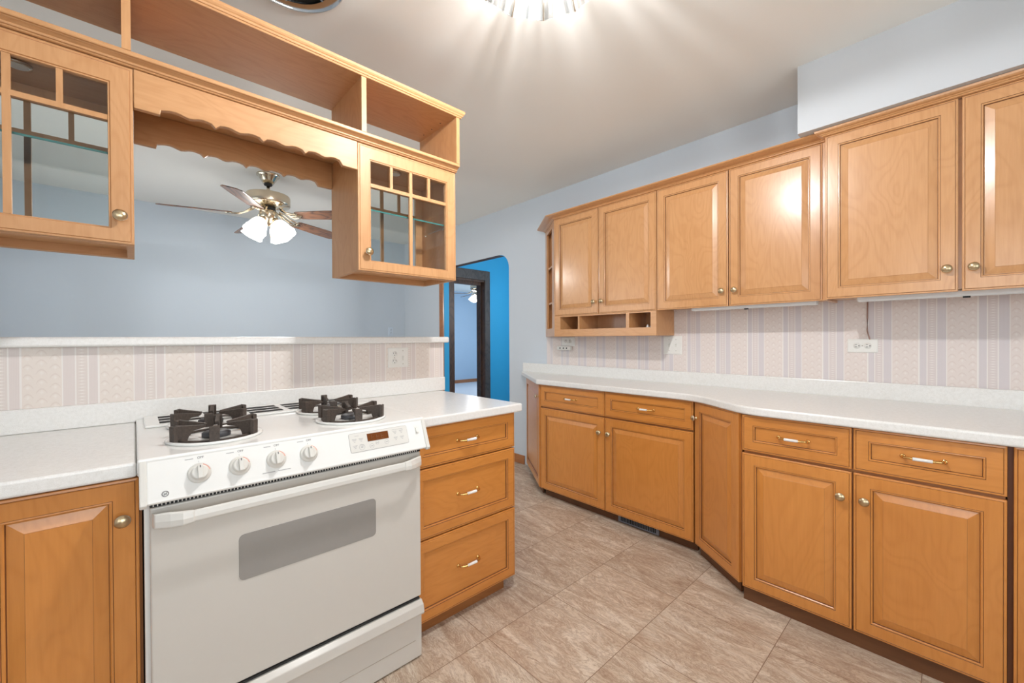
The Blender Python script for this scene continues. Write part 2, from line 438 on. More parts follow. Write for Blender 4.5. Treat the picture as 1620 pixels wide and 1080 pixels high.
# arch reveal lining: teal jambs, darker brown top
mb = MB()
op = [(A0, 0)] + arc(A0+AR, AT-AR, AR, 180, 90) + arc(A1-AR, AT-AR, AR, 90, 0) + [(A1, 0)]
inn = [(A0+.004, 0)] + arc(A0+AR, AT-AR, AR-.004, 180, 90) + arc(A1-AR, AT-AR, AR-.004, 90, 0) + [(A1-.004, 0)]
for k in range(len(op)-1):
    a, b, c, d = op[k], op[k+1], inn[k+1], inn[k]
    mt = 0 if k not in (9,) else 1
    x0, x1 = XW+0.002, XW+TW+.003
    mb.quad([(x0, *d), (x1, *d), (x1, *c), (x0, *c)], mt); mb.quad([(x0, *a), (x0, *b), (x0, *c), (x0, *d)], mt)
    mb.quad([(x1, *a), (x1, *b), (x1, *c), (x1, *d)], mt); mb.quad([(x0, *a), (x1, *a), (x1, *b), (x0, *b)], mt)
mb.build('arch_lining', ['teal', 'walnut_b'], wr)
wallbox('wall_far', 'dwall', XL-0.15, XW, YD, YD+.1, 0, H)
# rear wall with a window, left wall with two; windows added for fill light
def wall_with_holes(name, mat, axis, t0, t1, a0, a1, holes):
    mb = MB(); xs = sorted({a0, a1} | {h[0] for h in holes} | {h[1] for h in holes})
    def B(p, q, z0, z1):
        if axis == 'x': mb.box(t0, t1, p, q, z0, z1)
        else: mb.box(p, q, t0, t1, z0, z1)
    for p, q in zip(xs[:-1], xs[1:]):
        h = [k for k in holes if k[0] <= p and q <= k[1]]
        if h: B(p, q, 0, h[0][2]); B(p, q, h[0][3], H)
        else: B(p, q, 0, H)
    return struct(mb.build(name, mat))
wall_with_holes('wall_back', 'wall', 'y', YB-.1, YB, XL-.15, XW, [(-0.8, 1.4, 0.75, 2.15)])
wall_with_holes('wall_left', 'wall', 'x', XL-.1, XL, YB-.1, YD, [(-1.0, 0.4, 0.75, 2.15), (2.9, 4.6, 0.75, 2.15)])
def window(n, axis, t, a0, a1, z0=0.75, z1=2.15):
    mb = MB()
    def B(p, q, s, r, d0=-.03, d1=.03):
        if axis == 'x': mb.box(t+d0, t+d1, p, q, s, r)
        else: mb.box(p, q, t+d0, t+d1, s, r)
    f = .05
    B(a0, a0+f, z0, z1); B(a1-f, a1, z0, z1); B(a0+f, a1-f, z0, z0+f); B(a0+f, a1-f, z1-f, z1)
    c = (a0+a1)/2; B(c-.02, c+.02, z0+f, z1-f)
    o = struct(mb.build('window_%d' % n, 'wframe'))
    mb = MB(); B(a0+f, a1-f, z0+f, z1-f, -.003, .003); mb.build('pane', 'glass', o)
window(1, 'y', YB-.05, -0.8, 1.4); window(2, 'x', XL-.05, -1.0, 0.4); window(3, 'x', XL-.05, 2.9, 4.6)  # unseen windows, put in to brighten kitchen and dining room
# hallway beyond the arch
HY = 4.34
mb = MB(); mb.prism([(XW+TW, 0), (2.97, 0), (2.97, 2.03), (3.50, 2.03), (3.50, 0), (HX, 0), (HX, H), (XW+TW, H)], HY, HY+.17, axis='y')
struct(mb.build('wall_hallway', 'teal'))
wallbox('wall_hallway_side', 'teal', HX, HX+.1, 1.9, HY+.17, 0, H)
wallbox('wall_hallway_near', 'teal', XW+TW, HX, 1.8, 1.9, 0, H)
mb = MB(); mb.box(XW+TW, XW+TW+.004, 1.9, A0, 0, H); struct(mb.build('wall_hallway_left', 'teal'))
# bedroom beyond
wallbox('wall_bedroom', 'bedwall', 2.6, BX, BY, BY+.1, 0, H)
wallbox('wall_bedroom_left', 'bedwall', 2.6, 2.7, YD+.1, BY, 0, H)
wallbox('wall_bedroom_near', 'bedwall', HX+.1, BX, 4.41, 4.51, 0, H)
wallbox('wall_bedroom_strip', 'bedwall', XW+TW, XW+TW+.05, 4.51, YD+.1, 0, H)
wallbox('wall_bedroom_divider', 'bedwall', 2.7, XW+TW+.05, YD+.1, YD+.2, 0, H)
mb = MB(); mb.box(HX+.1, BX, 4.51, 5.45, -0.06, 0); struct(mb.build('floor_bedroom_near', 'carpet'))
wall_with_holes('wall_bedroom_right', 'bedwall', 'x', BX, BX+.1, 4.41, BY, [(6.1, 8.3, 0.75, 2.2)])
window(4, 'x', BX+.05, 6.1, 8.3, .75, 2.2)
wallbox('baseboard_bedroom', 'oakb', 2.7, BX, BY-.015, BY, 0, .09)
# dark door casing and jamb
mb = MB()
mb.box(3.485, 3.57, HY-.022, HY, 0, 2.145); mb.box(2.887, 3.485, HY-.022, HY, 2.020, 2.145)
struct(mb.build('door_1', 'walnut', bevel=.004))
mb = MB()
mb.box(2.887, 2.985, HY-.020, HY, 0, 2.020); mb.box(2.985, 3.485, HY-.004, HY, 1.995, 2.020); mb.box(3.485, 3.50, HY, HY+.17, 0, 2.03); mb.box(2.97, 2.985, HY, HY+.17, 0, 2.03); mb.box(2.985, 3.485, HY, HY+.17, 2.015, 2.03)
mb.box(3.472, 3.485, HY+.06, HY+.11, 0, 2.015); mb.box(2.985, 2.998, HY+.06, HY+.11, 0, 2.015); mb.box(2.998, 3.472, HY+.06, HY+.11, 1.955, 2.015)
mb.build('door_jamb', 'walnut_b', bpy.data.objects['door_1'])
# oak casing strip on the far side of the arch
mb = MB(); mb.box(XW-.016, XW, 4.296, 4.378, 0, 2.16)
t2 = struct(mb.build('trim_1', 'oakb', bevel=.003))
mb = MB(); mb.box(XW-.018, XW-.0155, 4.300, 4.330, .80, .87); lbl(mb.build('strike_plate', 'brass', t2), 'small metal strike plate')
# baseboards
wallbox('baseboard_right', 'oakb', XW-.014, XW, 2.88, A0, 0, .085, bev=.004)
wallbox('baseboard_far', 'oakb', XL, XW-.014, YD-.014, YD, 0, .085)
wallbox('baseboard_left', 'oakb', XL, XL+.014, YB, 1.40, 0, .085)
wallbox('baseboard_back', 'oakb', XL+.014, XW-.014, YB, YB+.014, 0, .085)
# half wall with wallpaper
mb = MB(); mb.box(XL, 1.425, YP+.012, YP+.13, 0, 1.209)
hw = struct(mb.build('wall_half', 'wall'))
mb = MB(); mb.box(XL, 1.4255, YP+.0105, YP+.012, 0.90, 1.209); mb.build('wallpaper', 'paper_x', hw)
# soffit
mb = MB(); mb.box(2.427, XW, YB, 0.5425, 2.236, H); struct(mb.build('wall_soffit', 'soffit'))

# ------------------------------------------------------------------ cabinet parts
# door local frame: x right, z up, front at y=0, back at y=.02
RAISED = [(0, .02, 0), (0, .0035, 0), (.0015, .0022, 0), (.0065, .0016, 0), (.0078, .0022, 1), (.0092, .0003, 0), (.050, 0, 0), (.0514, .002, 1), (.055, .0016, 0), (.0575, .004, 0), (.0592, .0095, 1), (.061, .0095, 0), (.087, .0022, 0), (.0878, .0014, 2)]
DRAWER = [(0, .02, 0), (0, .0035, 0), (.0015, .0022, 0), (.0065, .0016, 0), (.0078, .0022, 1), (.0092, .0003, 0), (.045, 0, 0), (.0464, .002, 1), (.0495, .0016, 0), (.052, .004, 0), (.0535, .0095, 1)]
def knob(parent, x, z, y=0.0):
    mb = MB()
    prof = [(.0001, 0), (.0095, 0), (.0095, -.002), (.0055, -.004), (.0050, -.012), (.0110, -.015), (.0168, -.018), (.0172, -.0205), (.0160, -.0225), (.0120, -.0262), (.0060, -.0285), (.0001, -.0292)]
    mb.lathe(prof, (x, y, z), 'y', 24, mats=[0, 0, 0, 0, 0, 1, 1, 1, 0, 0, 0])
    return mb.build('knob', ['knob', 'nickel'], parent)
def pull(parent, x, z, y=0.0, span=.108):
    mb = MB(); h = span/2
    P = []; rr = []; mt = []
    pts = [(-h, 0), (-h, -.010), (-h+.004, -.019), (-h+.013, -.0245), (-.030, -.027), (-.0262, -.028), (-.0258, -.028), (-.0255, -.028), (.0255, -.028), (.0258, -.028), (.0262, -.028), (.030, -.027), (h-.013, -.0245), (h-.004, -.019), (h, -.010), (h, 0)]
    rads = [q_*1.25 for q_ in (.0042, .0036, .0034, .0034, .0036, .0038, .0052, .0049, .0049, .0052, .0038, .0036, .0034, .0034, .0036, .0042)]
    mats = [0]*6 + [1, 1, 1] + [0]*6
    for (a, b) in pts: P.append((x+a, y+b, z))
    mb.tube(P, rads, 10, mats=mats)
    for sgn in (-1, 1):
        mb.lathe([(.0001, 0), (.0085, 0), (.0080, -.003), (.0045, -.005), (.0001, -.005)], (x+sgn*h, y, z), 'y', 16)
    return mb.build('pull', ['gold', 'porcelain'], parent)
def door(parent, x, z, w, h, kx=None, kz=None, mats=('maple', 'glaze', 'glaze_l'), y=0.0):
    mb = MB(); mb.rectprof(w, h, RAISED, 0)
    o = mb.build('door', list(mats), parent, loc=(x, y, z))
    if kx is not None: knob(o, kx-x, kz-z)
    return o
def drawer(parent, x, z, w, h, mats=('base_h', 'glaze', 'glaze_l'), handle=True, y=0.0, prof=DRAWER):
    mb = MB(); mb.rectprof(w, h, prof, 0)
    o = mb.build('drawer', list(mats), parent, loc=(x, y, z))
    if handle: pull(o, w/2, h/2, y=.0095)
    return o
BW = ('base', 'glaze', 'glaze_l')
def rzof(p, q): return math.atan2(q[1]-p[1], q[0]-p[0])

XF1, XF2, XU, XU2 = 2.3295, 2.0908, 2.556, 2.4945
ZB, ZD, ZT = .068, .700, .873
BACK = XW-.02
# --- right wall, long base unit with two drawers over two doors
def base_unit(label, xf, yl, yr, split, name='base_cabinet', knz=.592, toe=.06):
    t = thing(name, label, 'cabinet', (xf, yl, 0), R(-90))
    W = yl-yr; s = yl-split; D = BACK-xf
    mb = MB(); mb.box(0.003, W-.003, .021, D, .075, .873); mb.build('body', ['glaze_l'], t)
    g = .003
    for (a, b, kx) in ((0, s-g, s-g-.034), (s+g, W, s+g+.034)):
        door(t, a, ZB, b-a, ZD-.006-ZB, kx, knz, BW)
        drawer(t, a, ZD+.006, b-a, ZT-ZD-.008)
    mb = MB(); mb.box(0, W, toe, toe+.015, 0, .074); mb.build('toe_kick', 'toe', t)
    return t
base_unit('long maple base cabinet with two drawers over two doors, above the floor register', XF1, 2.2125, 1.0205, 1.6195)
base_unit('deep maple base cabinet with two drawers over two doors, nearest on the right wall', XF2, 0.687, -0.107, 0.2855, toe=.02)
# --- angled cabinet between them
def poly_cab(label, p, q, poly, name='corner_cabinet', stile=(.004, .004), kn=None, toe_in=.04):
    t = thing(name, label, 'cabinet', (p[0], p[1], 0), rzof(p, q))
    W = math.dist(p, q); inv = Matrix.Rotation(-rzof(p, q), 4, 'Z') @ Matrix.Translation((-p[0], -p[1], 0))
    mb = MB(); mb.prism(poly, .075, .873); mb.xf(inv); mb.build('body', ['glaze_l'], t)
    door(t, stile[0], ZB, W-stile[0]-stile[1], ZT-ZB, kn[0] if kn else None, kn[1] if kn else None, BW)
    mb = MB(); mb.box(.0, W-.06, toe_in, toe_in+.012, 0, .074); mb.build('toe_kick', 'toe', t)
    return t
dp = Vector((.8117, -.5837))  # inward normal of the angled fronts
def inn(p, d=.021): return (p[0]+dp.x*d, p[1]+dp.y*d)
p, q = (XF1, 1.016), (XF2, .690)
poly_cab('narrow angled maple base cabinet with one tall door between the two drawer cabinets', p, q,
         [(XF1+.03, 1.013), (XF2+.024, .694), (BACK, .694), (BACK, 1.013)], stile=(.004, .024), kn=(.022, .782))
p, q = (2.700, 2.745), (2.3265, 2.2225)
poly_cab('angled maple end cabinet with one door beside the archway', p, q,
         [(2.356, 2.222), inn((2.352, 2.236)), inn((2.70, 2.742)), (BACK, 2.742), (BACK, 2.222)], kn=(.595, .775), stile=(.004, .012))
# --- last base unit towards the camera
t = thing('base_cabinet', 'maple base cabinet cut off by the right edge of the view', 'cabinet', (XF2, -.121, 0), R(-90))
mb = MB(); mb.box(-.0125, .87, .021, BACK-XF2, .075, .873); mb.build('body', 'glaze', t)
door(t, 0, ZB, .43, ZT-ZB, None, None, BW); door(t, .436, ZB, .434, ZT-ZB, .48, .60, BW)
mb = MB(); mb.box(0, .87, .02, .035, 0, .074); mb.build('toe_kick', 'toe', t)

# floor register in the toe kick
t = thing('floor_register', 'grey slotted register set in the toe kick under the long base cabinet', 'vent', (XF1+.048, 1.545, 0.008), R(-90))
mb = MB(); mb.box(0, .29, 0, .010, 0, .052); mb.build('frame', 'vent_metal', t, bevel=.002)
mb = MB()
for k in range(22): mb.box(.022+k*.0115, .022+k*.0115+.0075, -.0012, 0.0, .010, .042)
mb.build('louvre', 'black', t)

# --- worktops
def fillet(pts, rad, n=7):
    out = []
    for i, p in enumerate(pts):
        r = rad.get(i, 0)
        if not r: out.append(p); continue
        a = Vector(pts[i-1]); b = Vector(p); c = Vector(pts[(i+1) % len(pts)])
        u = (a-b).normalized(); v = (c-b).normalized(); ang = u.angle(v); d = r/math.tan(ang/2)
        s = b+u*d; e = b+v*d
        for k in range(n+1):
            f = k/n; m_ = s.lerp(b, f).lerp(b.lerp(e, f), f); out.append((m_.x, m_.y))
    return out
cp = [(BACK, 2.885), (2.775, 2.885), (2.305, 2.232), (2.305, 1.005), (2.066, .672), (2.066, -1.0), (BACK, -1.0)]
mb = MB(); mb.prism(fillet(cp, {2: .03, 3: .35, 4: .25}), .875, .914)
rc = thing('worktop', 'long pale speckled worktop along the right wall with a curved step', 'worktop', (2.3, 1.0, .875))
o = mb.build('slab', 'counter', rc, bevel=.011, seg=4); o.location = (-2.3, -1.0, -.875)
mb = MB(); mb.box(BACK, XW-.002, -1.0, 2.885, .875, .9975)
o = mb.build('backsplash', 'counter', rc, bevel=.004); o.location = (-2.3, -1.0, -.875)
YF = 1.4814
def pen_top(label, x0, x1):
    t = thing('worktop', label, 'worktop', (x0, YF-.03, .875))
    mb = MB(); mb.box(0, x1-x0, 0, YP-YF+.0395, 0, .039)
    mb.build('slab', 'counter', t, bevel=.007, seg=3)
    return t
pen_top('pale speckled worktop left of the white range', XL+.002, .003)
pen_top('pale speckled peninsula worktop right of the white range', .834, 1.402)
mb = MB(); mb.box(0, 1.4245-XL-.002, 0, .020, 0, .0835)
o = mb.build('backsplash', 'counter', None, bevel=.004, loc=(XL+.002, YP-.0098, .9142))
tag(o, 'low pale speckled backsplash strip under the wallpaper behind the range', 'backsplash')
mb = MB(); mb.box(0, 1.445-XL-.002, 0, .19, 0, .036)
o = mb.build('ledge', 'counter', None, bevel=.009, seg=4, loc=(XL+.002, YP-.028, 1.2095))
tag(o, 'pale speckled ledge capping the half wall behind the range', 'ledge')

# --- peninsula base cabinets
t = thing('drawer_cabinet', 'maple three drawer base cabinet at the peninsula end right of the range', 'cabinet', (.818, YF, 0))
mb = MB(); mb.box(.003, .556, .021, YP-YF, .075, .873); mb.build('body', 'glaze_l', t)
for z0, z1 in ((.068, .4015), (.4075, .6955), (.7015, .872)):
    drawer(t, 0.0, z0, .5585, z1-z0)
mb = MB(); mb.box(0, .52, .045, .06, 0, .074); mb.build('toe_kick', 'toe_l', t)
t = thing('base_cabinet', 'maple base cabinet with raised panel doors left of the white range', 'cabinet', (XL+.002, YF, 0))
X0 = XL+.002
mb = MB(); mb.box(.0, .012-X0, .021, YP-YF, .075, .873); mb.build('body', 'glaze_l', t)
for a, b, k in ((-.950, -.622, -.655), (-.616, -.287, -.32), (-.281, .006, -.0265)):
    door(t, a-X0, ZB, b-a, .866-ZB, k-X0, .764, BW)
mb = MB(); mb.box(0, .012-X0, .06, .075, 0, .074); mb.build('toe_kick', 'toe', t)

# ------------------------------------------------------------------ upper cabinets on the right wall
def wall_unit(label, xf, yl, yr, split, z0, z1, name='wall_cabinet', gap=.003, knz=1.507, x1=XW-.002, kmat=('maple', 'glaze', 'glaze_l'), carc_z0=None):
    t = thing(name, label, 'cabinet', (xf, yl, z0), R(-90))
    W = yl-yr; s = yl-split; D = x1-xf
    mb = MB(); mb.box(.002, W-.002, .021, D, (carc_z0 if carc_z0 is not None else 0), z1-z0)
    # rails under the box, so that the underside is recessed
    mb.build('body', 'maple', t)
    for (a, b, kx) in ((0, s-gap, s-gap-.032), (s+gap, W, s+gap+.032)):
        door(t, a, 0, b-a, z1-z0, kx, knz-z0, kmat)
    return t
mc = wall_unit('middle maple wall cabinet with two raised panel doors and no cubbies', XU, 1.358, .4667, .9121, 1.416, 2.2085, carc_z0=.012)
mb = MB(); mb.box(1.358-.4655, 1.358-.4460, .002, .25, 0, .7925); mb.build('side_stile', 'maple', mc)
wall_unit('tall right maple wall cabinet hung under the soffit', XU2, .4445, -.455, -.0025, 1.417, 2.2085, gap=.0055, knz=1.512, carc_z0=.012)
# left wall cabinet with cubby row
z0 = 1.2487
t = thing('wall_cabinet', 'left maple wall cabinet with three open cubbies below its two doors', 'cabinet', (XU, 2.2596, z0), R(-90))
W = 2.2596-1.3636; D = XW-.002-XU
mb = MB(); mb.box(.002, W-.002, .021, D, .170, 2.2085-z0); mb.build('body', 'maple', t)
s = 2.2596-1.8274
zc = 1.416-z0
door(t, 0, zc, s-.003, 2.2085-1.416, s-.035, 1.507-z0); door(t, s+.003, zc, W-s-.003, 2.2085-1.416, s+.035, 1.507-z0)
yy = lambda y: 2.2596-y
c0, c1, c2, c3, c4, c5 = yy(2.200), yy(2.0195), yy(2.005), yy(1.592), yy(1.568), yy(1.404)
mb = MB()
mb.box(0, W, 0.002, .021, 0, .056); mb.box(0, W, .002, .021, .157, .166)
for a, b in ((0, c0), (c1, c2), (c3, c4), (c5, W)): mb.box(a, b, .002, .021, .056, .157)
mb.build('cubby_frame', 'maple_h', t)
mb = MB()
mb.box(.016, W-.016, .021, D-.012, .040, .056); mb.box(0, .016, .021, D, .0, .170); mb.box(W-.016, W, .021, D, 0, .170)
mb.box(c0-.014, c0-.001, .021, D-.01, .056, .170)
mb.box(c1+.0005, c2-.0005, .021, D-.01, .056, .170); mb.box(c3+.001, c4-.001, .021, D-.01, .056, .170); mb.box(c5+.001, c5+.015, .021, D-.01, .056, .170)
mb.box(.016, W-.016, D-.012, D, 0, .170)
mb.build('cubby_box', 'maple', t)
# open angled end shelf
p, q = (2.807, 2.590), (2.5575, 2.2625)
t = thing('corner_shelf', 'open angled maple end shelf at the far end of the wall cabinets', 'shelf', (p[0], p[1], z0), rzof(p, q))
W = math.dist(p, q); HH = 2.2085-z0
inv = Matrix.Rotation(-rzof(p, q), 4, 'Z') @ Matrix.Translation((-p[0], -p[1], 0))
mb = MB(); mb.box(0, .075, 0, .018, 0, HH); mb.box(W-.10, W, 0, .018, 0, HH); mb.box(.075, W-.10, 0, .018, 0, .070); mb.box(.075, W-.10, 0, .018, HH-.045, HH)
mb.build('front_frame', 'maple', t, bevel=.0015)
tri = [(2.578, 2.266), (2.8035, 2.562), (2.811, 2.266)]
for k, (za, zb_) in enumerate(((.052, .070), (.285, .300), (.600, .615), (HH-.02, HH))):
    mb = MB(); mb.prism(tri, za, zb_); mb.xf(inv); mb.build('shelf_board', 'maple_h', t)
mb = MB(); mb.prism([(2.8035, 2.266), (2.8035, 2.562), (2.811, 2.575), (2.811, 2.266)], 0, HH); mb.prism([(2.574, 2.262), (2.811, 2.262), (2.811, 2.266), (2.580, 2.266)], 0, HH)
mb.xf(inv); mb.build('back_panel', 'maple', t)
# crown mouldings
def sweep(path, prof, mat, name, parent=None, closed_ends=True):
    """path in xy (world), prof (outward offset to the LEFT of travel, z)"""
    P = [Vector(a) for a in path]; nrm = []
    for i in range(len(P)-1):
        d = (P[i+1]-P[i]).normalized(); nrm.append(Vector((-d.y, d.x)))
    rings = []
    for i, p_ in enumerate(P):
        if i == 0: n_ = nrm[0]
        elif i == len(P)-1: n_ = nrm[-1]
        else:
            n_ = (nrm[i-1]+nrm[i]).normalized(); n_ = n_/max(.2, n_.dot(nrm[i]))
        rings.append([(p_.x+n_.x*o_, p_.y+n_.y*o_, z_) for o_, z_ in prof])
    mb = MB(); mb.loft(rings, [0]*(len(rings)-1))
    return mb.build(name, mat, parent)
crown = [(-.019, 2.2345), (-.019, 2.2085), (.004, 2.2090), (.008, 2.2105), (.008, 2.2140), (.014, 2.2150), (.0165, 2.2180), (.024, 2.2195), (.045, 2.2215), (.066, 2.2260), (.074, 2.2290), (.078, 2.2345)]
o = sweep([(XU, .452), (XU, 2.2596), (2.811, 2.594)], crown, 'maple', 'crown_moulding')
tag(o, 'long maple crown moulding over the left and middle wall cabinets, turning at the end', 'moulding')
crown2 = [(-.019, 2.2345), (-.019, 2.2090), (.006, 2.2092), (.010, 2.2105), (.012, 2.2140), (.018, 2.2160), (.020, 2.2190), (.030, 2.2215), (.036, 2.2260), (.038, 2.2345)]
o = sweep([(XU2, -.455), (XU2, .4445), (XU, .4445)], crown2, 'maple', 'crown_moulding')
tag(o, 'short maple crown moulding tucked under the soffit over the right wall cabinet', 'moulding')
# under-cabinet lights
def strip(label, ya, yb, x=2.60):
    t = thing('under_cabinet_light', label, 'light', (x, ya, 1.428), R(-90), 'white strip lights under the wall cabinets')
    L = ya-yb; mb = MB(); mb.box(0, L, 0, .055, -.027, 0); mb.build('housing', 'wframe', t, bevel=.006)
    mb = MB(); mb.box(L*.47, L*.50, .006, .02, -.034, -.027); mb.build('switch', 'slot', t)
strip('white strip light under the middle wall cabinet', 1.15, .50, 2.60)
strip('white strip light under the tall right wall cabinet', .335, -.40, 2.57)

# ------------------------------------------------------------------ glass display cabinets over the peninsula
YU, YUB = 1.7165-.016, 2.0168
YUF = YU
PM = ('hang', 'glaze_l', 'glaze_l')
ZC0, ZC1 = 1.523, 2.057
def glass_door(parent, w, h, y, flip=False, kx=None, kz=None):
    """frame door with a row of four small lights over two tall ones"""
    mb = MB(); f, fr = .056, .047
    s = 1 if not flip else -1
    prof_o = [(0, .02), (0, .0035), (.0015, .0022), (.0065, .0016), (.0078, .0022), (.0092, .0003), (f-.006, 0), (f-.004, .002), (f-.001, .002), (f, .005), (f, .02)]
    mats = [0, 0, 0, 1, 0, 0, 1, 0, 0, 0, 0]
    rings = []
    for i, yy_ in prof_o:
        if flip: yy_ = .02-yy_
        ib, it = (i*.047/.056, i*.064/.056)
        rings.append([(i, yy_, ib), (w-i, yy_, ib), (w-i, yy_, h-it), (i, yy_, h-it)])
    rings.append(rings[0])
    mb.loft(rings, mats, cap0=False, cap1=False)
    a0, a1, b0, b1 = f, w-f, .047, h-.064
    q = .3685
    mw = .0075
    y0, y1 = (.003, .014)
    def bar(x0_, x1_, z0_, z1_):
        mb.box(x0_, x1_, y0, y1, z0_, z1_)
    bar(a0, a1, q-mw, q+mw)
    c = (a0+a1)/2
    bar(c-mw, c+mw, b0, q-mw); bar(c-mw, c+mw, q+mw, b1)
    for k in (1, 3):
        xx = a0+(a1-a0)*k/4; bar(xx-mw+.001, xx+mw-.001, q+mw, b1)
    o = mb.build('door', list(PM), parent, loc=(0, y, 0), bevel=0)
    mb = MB(); mb.box(a0, a1, .0145, .0175, b0, b1) if not flip else mb.box(a0, a1, .0025, .0055, b0, b1)
    mb.build('glass_pane', 'glass', o)
    if kx is not None: knob(o, kx, kz)
    return o
def glass_cabinet(label, xl, xr, knx):
    t = thing('glass_cabinet', label, 'cabinet', (xl, YUF, ZC0), 0, 'glass display cabinets hung over the peninsula')
    w = xr-xl; h = ZC1-ZC0; D = YUB-YUF
    d = glass_door(t, w, h, 0, False, knx-xl, 1.603-ZC0)
    glass_door(t, w, h, D-.02, True)
    for xa in (0, w-.018):
        mb = MB(); mb.box(xa, xa+.018, .021, D-.021, -.001, h); mb.build('side_panel', 'hang', t)
    mb = MB(); mb.box(.018, w-.018, .021, D-.021, .026, .042); mb.box(.018, w-.018, .021, .04, -.001, .026); mb.box(.018, w-.018, D-.04, D-.021, -.001, .026)
    mb.build('bottom_panel', 'hang_h', t)
    mb = MB(); mb.box(.018, w-.018, .021, D-.021, h-.016, h); mb.build('top_panel', 'hang_h', t)
    mb = MB(); mb.box(.020, w-.020, .030, D-.030, .268, .274); mb.build('glass_shelf', 'shelf_glass', t)
    mb = MB(); mb.box(.020, w-.020, .0285, .030, .2678, .2742); mb.build('shelf_edge', 'glass_edge', t)
    for sx in (.018, w-.018):
        for sy in (.07, D-.07):
            sg = 1 if sx < .1 else -1
            mb = MB(); mb.tube([(sx, sy, .262), (sx+sg*.012, sy, .262)], .0035, 8); mb.build('shelf_pin', 'nickel', t)
    mb = MB(); mb.lathe([(.0001, 0), (.030, 0), (.030, -.006), (.022, -.009), (.0001, -.009)], (w/2, D/2, h-.016), 'z', 24, mats=[0, 0, 0, 1])
    mb.build('puck_light', ['nickel', 'wframe'], t)
    return t
glass_cabinet('maple glass display cabinet on the right of the scalloped valance', .6945, 1.187, .7341)
glass_cabinet('maple glass display cabinet on the left of the scalloped valance', -.4915, .0035, -.0278)
# open shelf unit on top with valances
t = thing('open_shelf_unit', 'long open topped maple shelf unit with scalloped valances hung over the peninsula', 'shelf', (0, YUF, 2.058))
zz = 2.058; L0, LE = XL+.001, 1.1895
D = YUB-YUF; FR = -.0325
mb = MB(); mb.box(L0, LE, -.001, D, 0.0005, .0347); mb.build('deck', 'hang_h', t)
def xsweep(x0, x1, prof, name, ret=False):
    rings = [[(x0, -o_, z_) for o_, z_ in prof], [(x1+(max(0, o_+FR)+.004 if ret else 0), -o_, z_) for o_, z_ in prof]]
    if ret: rings.append([(x1+max(0, o_+FR)+.004, D, z_) for o_, z_ in prof])
    mb = MB(); mb.loft(rings, [0]*(len(rings)-1)); return mb.build(name, 'hang_h', t)
prof_mid = [(0.001, .0005), (.004, .0008), (.006, .003), (.006, .0055), (.010, .006), (.0115, .009), (.0115, .0115), (.014, .013), (.019, .016), (.024, .0185), (.0255, .0205), (.031, .021), (.0325, .0235), (.0325, .0330), (.031, .0347), (0.001, .0347)]
xsweep(L0, LE, prof_mid, 'lower_moulding')
TB = 2.318-zz
mb = MB(); mb.box(L0, LE, FR, D, TB, TB+.018); mb.build('top_board', 'hang_h', t)
prof_top = [(.0325, TB), (.036, TB), (.038, TB+.003), (.038, TB+.006), (.0415, TB+.007), (.0435, TB+.011), (.0435, TB+.013), (.047, TB+.016), (.0505, TB+.021), (.051, TB+.031), (.0325, TB+.031)]
xsweep(L0, LE, prof_top, 'crown_moulding', True)
for xd in (-.5020, -.0205, .6985):
    mb = MB(); mb.box(xd, xd+.0205, FR, D, .0349, TB); mb.build('divider', 'hang', t)
mb = MB(); mb.box(LE-.019, LE, FR, D, .0349, TB); mb.build('end_panel', 'hang', t)
for xk, yk in ((LE-.045, .07), (LE-.045, .15), (LE-.045, .23), (-.055, .13)):
    mb = MB(); mb.lathe([(.0001, 0), (.0035, 0), (.0035, -.0008), (.0001, -.0008)], (xk, yk, TB), 'z', 10); mb.build('screw', 'slot', t)
def valance(y, name='valance'):
    x0, x1 = .005, .693
    pts = [(x0, 1.9405), (.066, 1.9405), (.068, 1.955)]
    n = 4; s0, s1 = .068, .632
    for k in range(n):
        a = s0+(s1-s0)*k/n; b = s0+(s1-s0)*(k+1)/n
        for j in range(1, 13):
            tt = j/12
            z = 1.9470+.0185*(math.sin(PI*tt)**.35) - .0115*(math.exp(-((tt-.5)/.16)**2))
            if j == 12: z = 1.947 if k < n-1 else 1.9405
            pts.append((a+(b-a)*tt, z))
    pts += [(x1, 1.9405), (x1, 2.0575), (x0, 2.0575)]
    mb = MB(); mb.prism([(a, b-zz) for a, b in pts], y, y+.019, axis='y')
    o = mb.build(name, 'hang_h', t, bevel=.002)
valance(.0); valance(D-.019)

# ------------------------------------------------------------------ the white gas range
YR = 1.415
t = thing('gas_range', 'white slide-in gas range with black grates and front control panel', 'range', (.02, YR, 0))
W = .796
def bx(name, mats, *b, bev=.003, par=t, seg=2):
    mb = MB(); mb.box(*b); return mb.build(name, mats, par, bevel=bev, seg=seg)
bx('body', 'enamel', -.005, W-.004, .026, .72, .02, .872)
# cooktop
mb = MB(); mb.box(-.017, .812, .003, .7495, .886, .926); mb.box(-.017, .812, .030, .7495, .874, .886)
ct = mb.build('cooktop', ['enamel'], t, bevel=.006, seg=3)
# oven vent trim at the back
vt = bx('vent_trim', 'enamel', .004, .812, .490, .7455, .926, .934, bev=.004)
mb = MB()
for (a, b) in ((.045, .165), (.185, .305), (.325, .445), (.47, .60), (.62, .755)):
    for y_ in (.525, .590, .655): mb.box(a, b, y_, y_+.044, .9335, .9348)
mb.build('vent_slot', 'black', t)
